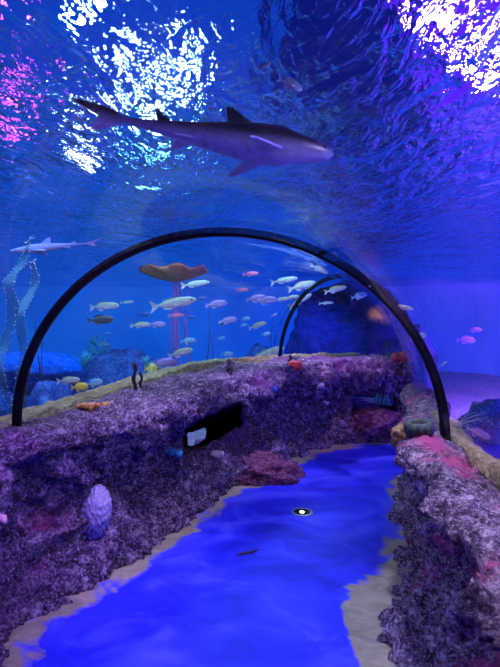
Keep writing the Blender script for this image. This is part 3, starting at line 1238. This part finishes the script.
# green plant behind the far opening
c = at(383, 404, 8.9)
t = thing('sea_plant', 'small green sea plant behind the opening in the back wall', 'plant', (c.x, 8.9, -0.45))
for k in range(5):
    pts = [Vector((0.05 * k - 0.1 + 0.03 * math.sin(j + k), 0.02 * k, (0.95 + 0.1 * (k % 2)) * j / 9)) for j in range(10)]
    W = [0.03 * math.sin(PI * (0.1 + 0.85 * j / 9)) + 0.004 for j in range(10)]
    link('blade', ribbon(pts, W), M['green_plant'], t)

# ------------------------------------------------------------------ fish
FM = {
    'pale_fish': fish_mat('pale_fish', (0.45, 0.46, 0.30), (0.80, 0.74, 0.84), zlo=-0.09, zhi=0.1),
    'slender_fish': fish_mat('slender_fish', (0.42, 0.50, 0.40), (0.85, 0.85, 0.85), zlo=-0.07, zhi=0.08),
    'yellow_fish': fish_mat('yellow_fish', (0.85, 0.62, 0.04), (0.9, 0.75, 0.18), zlo=-0.15, zhi=0.15),
    'dark_fish': fish_mat('dark_fish', (0.05, 0.05, 0.05), (0.12, 0.12, 0.10), zlo=-0.1, zhi=0.1),
    'blue_fish': fish_mat('blue_fish', (0.02, 0.08, 0.40), (0.06, 0.16, 0.5), zlo=-0.1, zhi=0.1),
    'light_blue_fish': fish_mat('light_blue_fish', (0.25, 0.55, 0.75), (0.5, 0.75, 0.85), zlo=-0.1, zhi=0.1),
    'violet_fish': fish_mat('violet_fish', (0.32, 0.22, 0.62), (0.62, 0.52, 0.80), zlo=-0.1, zhi=0.1),
    'pink_fish': fish_mat('pink_fish', (0.85, 0.10, 0.35), (0.9, 0.3, 0.5), zlo=-0.1, zhi=0.1),
    'butterflyfish': fish_mat('butterflyfish', (0.72, 0.85, 0.05), (0.82, 0.88, 0.15), stripe=(0, -0.03, 0.1, (0.8, 0.86, 0.8)), zlo=-0.3, zhi=0.3),
}
# height, width, tail size, belly shift
FS = {'pale_fish': (0.25, 0.14, 0.20), 'slender_fish': (0.19, 0.12, 0.18), 'yellow_fish': (0.44, 0.17, 0.20), 'dark_fish': (0.32, 0.15, 0.24),
      'blue_fish': (0.32, 0.15, 0.22), 'light_blue_fish': (0.36, 0.16, 0.2), 'violet_fish': (0.31, 0.15, 0.20), 'pink_fish': (0.26, 0.13, 0.2),
      'butterflyfish': (0.80, 0.14, 0.16)}


def fin_plate(poly, th=0.008, y=0.0):
    """a thin fin from an outline in the x-z plane, thicker at the middle"""
    bm = bmesh.new()
    a = [bm.verts.new((x, y - th / 2, z)) for x, z in poly]
    b = [bm.verts.new((x, y + th / 2, z)) for x, z in poly]
    bm.faces.new(a)
    bm.faces.new(b[::-1])
    n = len(poly)
    for i in range(n):
        bm.faces.new((a[i], b[i], b[(i + 1) % n], a[(i + 1) % n]))
    return bm


def make_fish(kind):
    h, wd, tl = FS[kind]
    t = thing(kind, kind, 'fish')
    m = FM[kind]
    rows = []
    n = 22
    for i in range(n):
        u = i / (n - 1)                      # nose 0 .. tail root 1
        x = 0.5 - u * (1 - tl * 0.75)
        f = (math.sin(PI * min(1, u * 1.0) ** 0.72)) ** 0.75 if 0 < u < 1 else 0
        f = max(f, 0.17 * min(1, u * 3)) if u > 0.5 else f
        f = max(f, 0.02)
        zc = 0.02 * h * math.sin(u * PI)
        rows.append([Vector((x, math.cos(a) * wd / 2 * max(0.02, f ** 1.2), zc + math.sin(a) * h / 2 * f)) for a in [2 * PI * k / 14 for k in range(14)]])
    link('body', grid_mesh(rows, closed_v=True, caps=True), m, t)
    xt = 0.5 - (1 - tl * 0.75)
    H = max(0.13, h * 0.42)
    link('tail_fin', fin_plate([(xt + 0.05, 0.02), (xt - tl * 0.45, H * 0.8), (xt - tl * 0.75 - 0.0, H), (xt - tl * 0.4, 0), (xt - tl * 0.75, -H), (xt - tl * 0.45, -H * 0.8), (xt + 0.05, -0.02)]), m, t, sm=False)
    hh = h / 2
    link('dorsal_fin', fin_plate([(0.20, hh * 0.75), (0.12, hh * 1.22), (-0.02, hh * 1.28), (-0.18, hh * 1.05), (-0.24, hh * 0.55), (0.0, hh * 0.7)]), m, t, sm=False)
    link('anal_fin', fin_plate([(0.0, -hh * 0.75), (-0.06, -hh * 1.28), (-0.18, -hh * 1.0), (-0.23, -hh * 0.5)]), m, t, sm=False)
    for sg in (-1, 1):
        o = link('pectoral_fin', fin_plate([(0.0, 0.0), (-0.04, 0.035), (-0.15, 0.0), (-0.13, -0.05), (-0.03, -0.03)], 0.006), m, t, loc=(0.20, sg * wd * 0.42, -hh * 0.2), rot=(0, 0, -sg * 0.5), sm=False)
    for sg in (-1, 1):
        link('eye', blob(0.02, sub=2, amp=0), M['eye'], t, loc=(0.40, sg * wd * 0.27, hh * 0.18))
    return t


PROTO = {}


def fish(kind, px, py, lpx, D, tilt, label, yaw=0, group=None):
    if kind not in PROTO:
        t = make_fish(kind)
        PROTO[kind] = t
    else:
        t = copy_tree(PROTO[kind])
    t.location = at(px, py, D)
    s = lpx * D / F
    t.scale = (s, s, s)
    t.rotation_euler = (0, R(-tilt), R(yaw))
    t['label'] = label
    t['group'] = group or 'fish swimming in the tank'
    return t


FISH = [
    ('pale_fish', 104, 306.5, 31, 7.0, 4, 'pale cream fish with lilac belly directly above the dark brown fish at left'),
    ('slender_fish', 127, 302, 15, 8.2, 3, 'small thin pale fish right of the cream fish above the dark one'),
    ('dark_fish', 100, 320, 27, 6.8, 3, 'dark brown fish hanging under the cream fish at left'),
    ('blue_fish', 143, 314.5, 15, 7.6, 4, 'small dark blue fish under the tail of the longest pale fish'),
    ('pale_fish', 140.5, 325, 22, 7.6, 4, 'cream fish nose to tail behind a blue violet fish at left centre'),
    ('violet_fish', 157, 324.5, 19, 7.5, 0, 'blue violet fish just ahead of a cream fish at left centre'),
    ('pale_fish', 68, 380.5, 27, 6.0, 5, 'pale cream fish low at left just above the yellow fish'),
    ('yellow_fish', 79.5, 387, 18, 5.8, 3, 'yellow fish low at left above the orange coral'),
    ('light_blue_fish', 94, 383, 20, 6.4, 12, 'light blue fish overlapping the yellow fish at its right'),
    ('butterflyfish', 151, 369.5, 14, 6.6, -8, 'round yellow green butterflyfish beside the dark tube sponges'),
    ('slender_fish', 107, 333, 8, 9.0, 10, 'tiny pale fish above the taller cyan branching coral'),
    ('slender_fish', 106, 344, 9, 9.0, -5, 'tiny pale fish beside the taller cyan branching coral'),
    ('light_blue_fish', 109, 391, 9, 6.5, 60, 'tiny pale blue fish tilted upright right of the yellow fish'),
    ('light_blue_fish', 58, 394, 13, 6.6, 8, 'small pale blue fish low left of the yellow fish near the arch foot'),
    ('slender_fish', 173, 303.5, 50, 6.8, 9, 'longest pale fish below the reddish plate'),
    ('slender_fish', 195, 284, 30, 7.4, 7, 'pale slender fish touching the right underside of the reddish plate'),
    ('blue_fish', 201, 298.5, 14, 8.2, 4, 'deep blue violet fish at the nose of the longest pale fish'),
    ('violet_fish', 216, 304, 23, 7.6, 8, 'pale violet fish on its own right of the longest pale fish'),
    ('pink_fish', 176, 315.5, 16, 8.0, 2, 'dusky pink fish in front of the reddish plate stalks'),
    ('blue_fish', 189, 317, 12, 8.2, -3, 'small dark blue fish right of the dusky pink fish at the stalks'),
    ('light_blue_fish', 188, 341, 16, 8.0, 5, 'pale blue fish above the tilted fish in front of the stalks'),
    ('pale_fish', 180, 353, 28, 7.0, 16, 'pale fish tilted nose up low in front of the reddish plate stalks'),
    ('violet_fish', 162, 363, 26, 6.9, 8, 'pale violet fish just above the butterflyfish'),
    ('violet_fish', 227.5, 320.5, 20, 7.6, 10, 'violet fish with a dark blue fish right under its tail'),
    ('blue_fish', 222, 323.5, 11, 7.9, 6, 'dark blue fish tucked under the tail of a violet fish'),
    ('pink_fish', 250.5, 274, 17, 9.2, 4, 'bright pink fish, the upper of two near the water surface'),
    ('pink_fish', 242, 290, 13, 9.2, 0, 'bright pink fish, the lower of two near the water surface'),
    ('slender_fish', 284, 280.5, 29, 9.0, 10, 'long pale fish topmost in the shoal left of the smaller arch'),
    ('pale_fish', 301.5, 286, 29, 9.4, 14, 'pale fish touching the smaller arch high on its left side'),
    ('violet_fish', 256, 298.5, 21, 9.0, 6, 'violet fish at the left end of the shoal, behind a paler one'),
    ('violet_fish', 265.5, 300.5, 23, 8.8, 6, 'paler violet fish second from the left end of the shoal'),
    ('pale_fish', 281.5, 299.5, 16, 9.0, 8, 'yellowish pale fish in the middle of the shoal left of the smaller arch'),
    ('pale_fish', 292, 297.5, 16, 9.2, 8, 'small pale violet fish nose to nose with the yellowish one in the shoal'),
    ('slender_fish', 300, 301, 27, 9.0, 30, 'pale fish tilted steeply up beside the smaller arch'),
    ('pale_fish', 257.5, 325.5, 20, 8.8, 18, 'pale yellow fish below the shoal, alone and nose up'),
    ('light_blue_fish', 245.5, 319, 10, 9.6, 12, 'small faint blue fish right of the violet fish, upper of two'),
    ('light_blue_fish', 243.5, 325, 7, 9.6, 12, 'tiny faint blue fish right of the violet fish, lower of two'),
    ('pale_fish', 274, 315, 7, 9.6, 25, 'tiny pale fish right under the shoal'),
    ('light_blue_fish', 266, 334, 10, 9.8, 10, 'tiny faint fish above the long teal fish'),
    ('light_blue_fish', 221, 338, 8, 10.0, 5, 'tiny faint blue fish alone below the violet fish'),
    ('light_blue_fish', 227, 354, 13, 9.8, 2, 'faint blue fish just above the tube sponge stub'),
    ('slender_fish', 265, 355, 42, 8.8, 22, 'long teal pale fish slanting up at the foot of the smaller arch'),
    ('slender_fish', 262, 362, 30, 9.0, 20, 'long dim fish slanting parallel under the teal one'),
    ('pale_fish', 319, 269, 20, 9.2, -25, 'pale fish above the top of the smaller arch'),
    ('pale_fish', 335, 289.5, 23, 9.6, 14, 'pale fish inside the top of the smaller arch'),
    ('slender_fish', 326, 303, 15, 9.6, 4, 'white small fish inside the smaller arch below a larger pale one'),
    ('light_blue_fish', 359, 296, 17, 9.8, 14, 'light blue fish inside the smaller arch near the large arch'),
    ('slender_fish', 402, 307.5, 25, 3.6, -8, 'white fish in open water right of the large arch'),
    ('light_blue_fish', 418, 337, 18, 3.7, 15, 'faint blue fish right of the large arch below the white fish'),
    ('violet_fish', 474, 330, 16, 8.0, 2, 'faint violet fish near the right edge, the upper one'),
    ('violet_fish', 466, 340, 22, 8.4, -4, 'faint violet fish near the right edge under another'),
    ('slender_fish', 443, 364, 9, 3.6, 35, 'tiny white fish tilted up right of the large arch'),
    ('violet_fish', 478, 433, 27, 3.5, -24, 'violet fish close behind the gravel at the right edge'),
    ('light_blue_fish', 290, 84, 27, 2.42, -22, 'pale flat fish seen from below near the surface, the larger of two'),
    ('light_blue_fish', 263, 66, 15, 2.25, 12, 'small pale fish near the surface above the large shark head'),
]
for f in FISH:
    fish(*f[:6], f[6], yaw=rnd.uniform(-14, 14))


# ------------------------------------------------------------------ sharks
def shark_mat(name, back, belly):
    return fish_mat(name, back, belly, zlo=-0.06, zhi=0.05)


def make_shark(name, label, tail, nose, back, belly, girth=0.10, bend=0.0, fin=1.0):
    v = nose - tail
    Ls = v.length
    t = thing(name, label, 'shark', (tail + nose) / 2)
    t.rotation_euler = (0, -math.asin(v.z / Ls), math.atan2(v.y, v.x))
    t.scale = (Ls, Ls, Ls)
    m = shark_mat(name, back, belly)
    prof = [(0.5, 0.03, 0), (0.485, 0.30, 0), (0.45, 0.52, 0), (0.40, 0.72, 0), (0.33, 0.90, 0), (0.25, 1.0, 0), (0.15, 0.98, 0), (0.05, 0.86, 0), (-0.05, 0.70, 0), (-0.15, 0.52, 0), (-0.25, 0.36, 0), (-0.33, 0.25, 0), (-0.40, 0.17, 0), (-0.46, 0.09, 0), (-0.5, 0.03, 0)]

    def sp(x):
        return bend * math.sin((x + 0.5) * PI * 1.3)
    rows = []
    for x, r, z in prof:
        rr = r * girth
        flat = 0.75 if x > 0.3 else 0.95
        rows.append([Vector((x, sp(x) + math.cos(a) * rr, math.sin(a) * rr * flat)) for a in [2 * PI * k / 18 for k in range(18)]])
    link('body', grid_mesh(rows, closed_v=True, caps=True), m, t)
    g = girth
    link('dorsal_fin', fin_plate([(0.14, g * 0.85), (0.03, g * (0.85 + 1.15 * fin)), (0.0, g * (0.85 + 1.15 * fin)), (0.01, g * 0.8), (0.06, g * 0.6)], 0.012, sp(0.06)), m, t, sm=False)
    link('rear_dorsal_fin', fin_plate([(-0.22, g * 0.3), (-0.28, g * 0.8), (-0.30, g * 0.75), (-0.28, g * 0.2)], 0.008, sp(-0.25)), m, t, sm=False)
    link('tail_fin', fin_plate([(-0.40, g * 0.1), (-0.50, g * 0.45), (-0.64, g * 1.0 * fin), (-0.61, g * 0.7 * fin), (-0.52, g * 0.0), (-0.55, -g * 0.7), (-0.50, -g * 0.6), (-0.42, -g * 0.15)], 0.010, sp(-0.5)), m, t, sm=False)
    for sg in (-1, 1):
        bm = fin_plate([(0.26, 0.0), (0.10, 0.20), (0.07, 0.20), (0.12, 0.06), (0.15, 0.0)], 0.010)
        for vv in bm.verts:
            x, y, z = vv.co
            vv.co = Vector((x, sg * (z + g * 0.75) + sp(0.2), y - g * 0.3 - z * 0.25))
        link('pectoral_fin', bm, m, t, sm=False)
        bm = fin_plate([(-0.12, 0.0), (-0.20, 0.07), (-0.22, 0.07), (-0.20, 0.0)], 0.008)
        for vv in bm.verts:
            x, y, z = vv.co
            vv.co = Vector((x, sg * (z + g * 0.3) + sp(-0.16), y - g * 0.3 - z * 0.3))
        link('pelvic_fin', bm, m, t, sm=False)
        link('eye', blob(0.008, sub=2, amp=0), M['eye'], t, loc=(0.44, sg * g * 0.5 + sp(0.44), g * 0.12))
    return t


make_shark('large_shark', 'large dark shark gliding overhead across the white surface glints', at(104, 116, 2.5), at(332, 156, 2.75), (0.014, 0.014, 0.02), (0.36, 0.40, 0.72), 0.092, 0.02, 0.55)
make_shark('small_shark', 'small pinkish violet shark near the surface at the left edge', at(92, 243, 6.2), at(10, 251, 5.9), (0.34, 0.16, 0.42), (0.5, 0.3, 0.55), 0.06, 0.015)
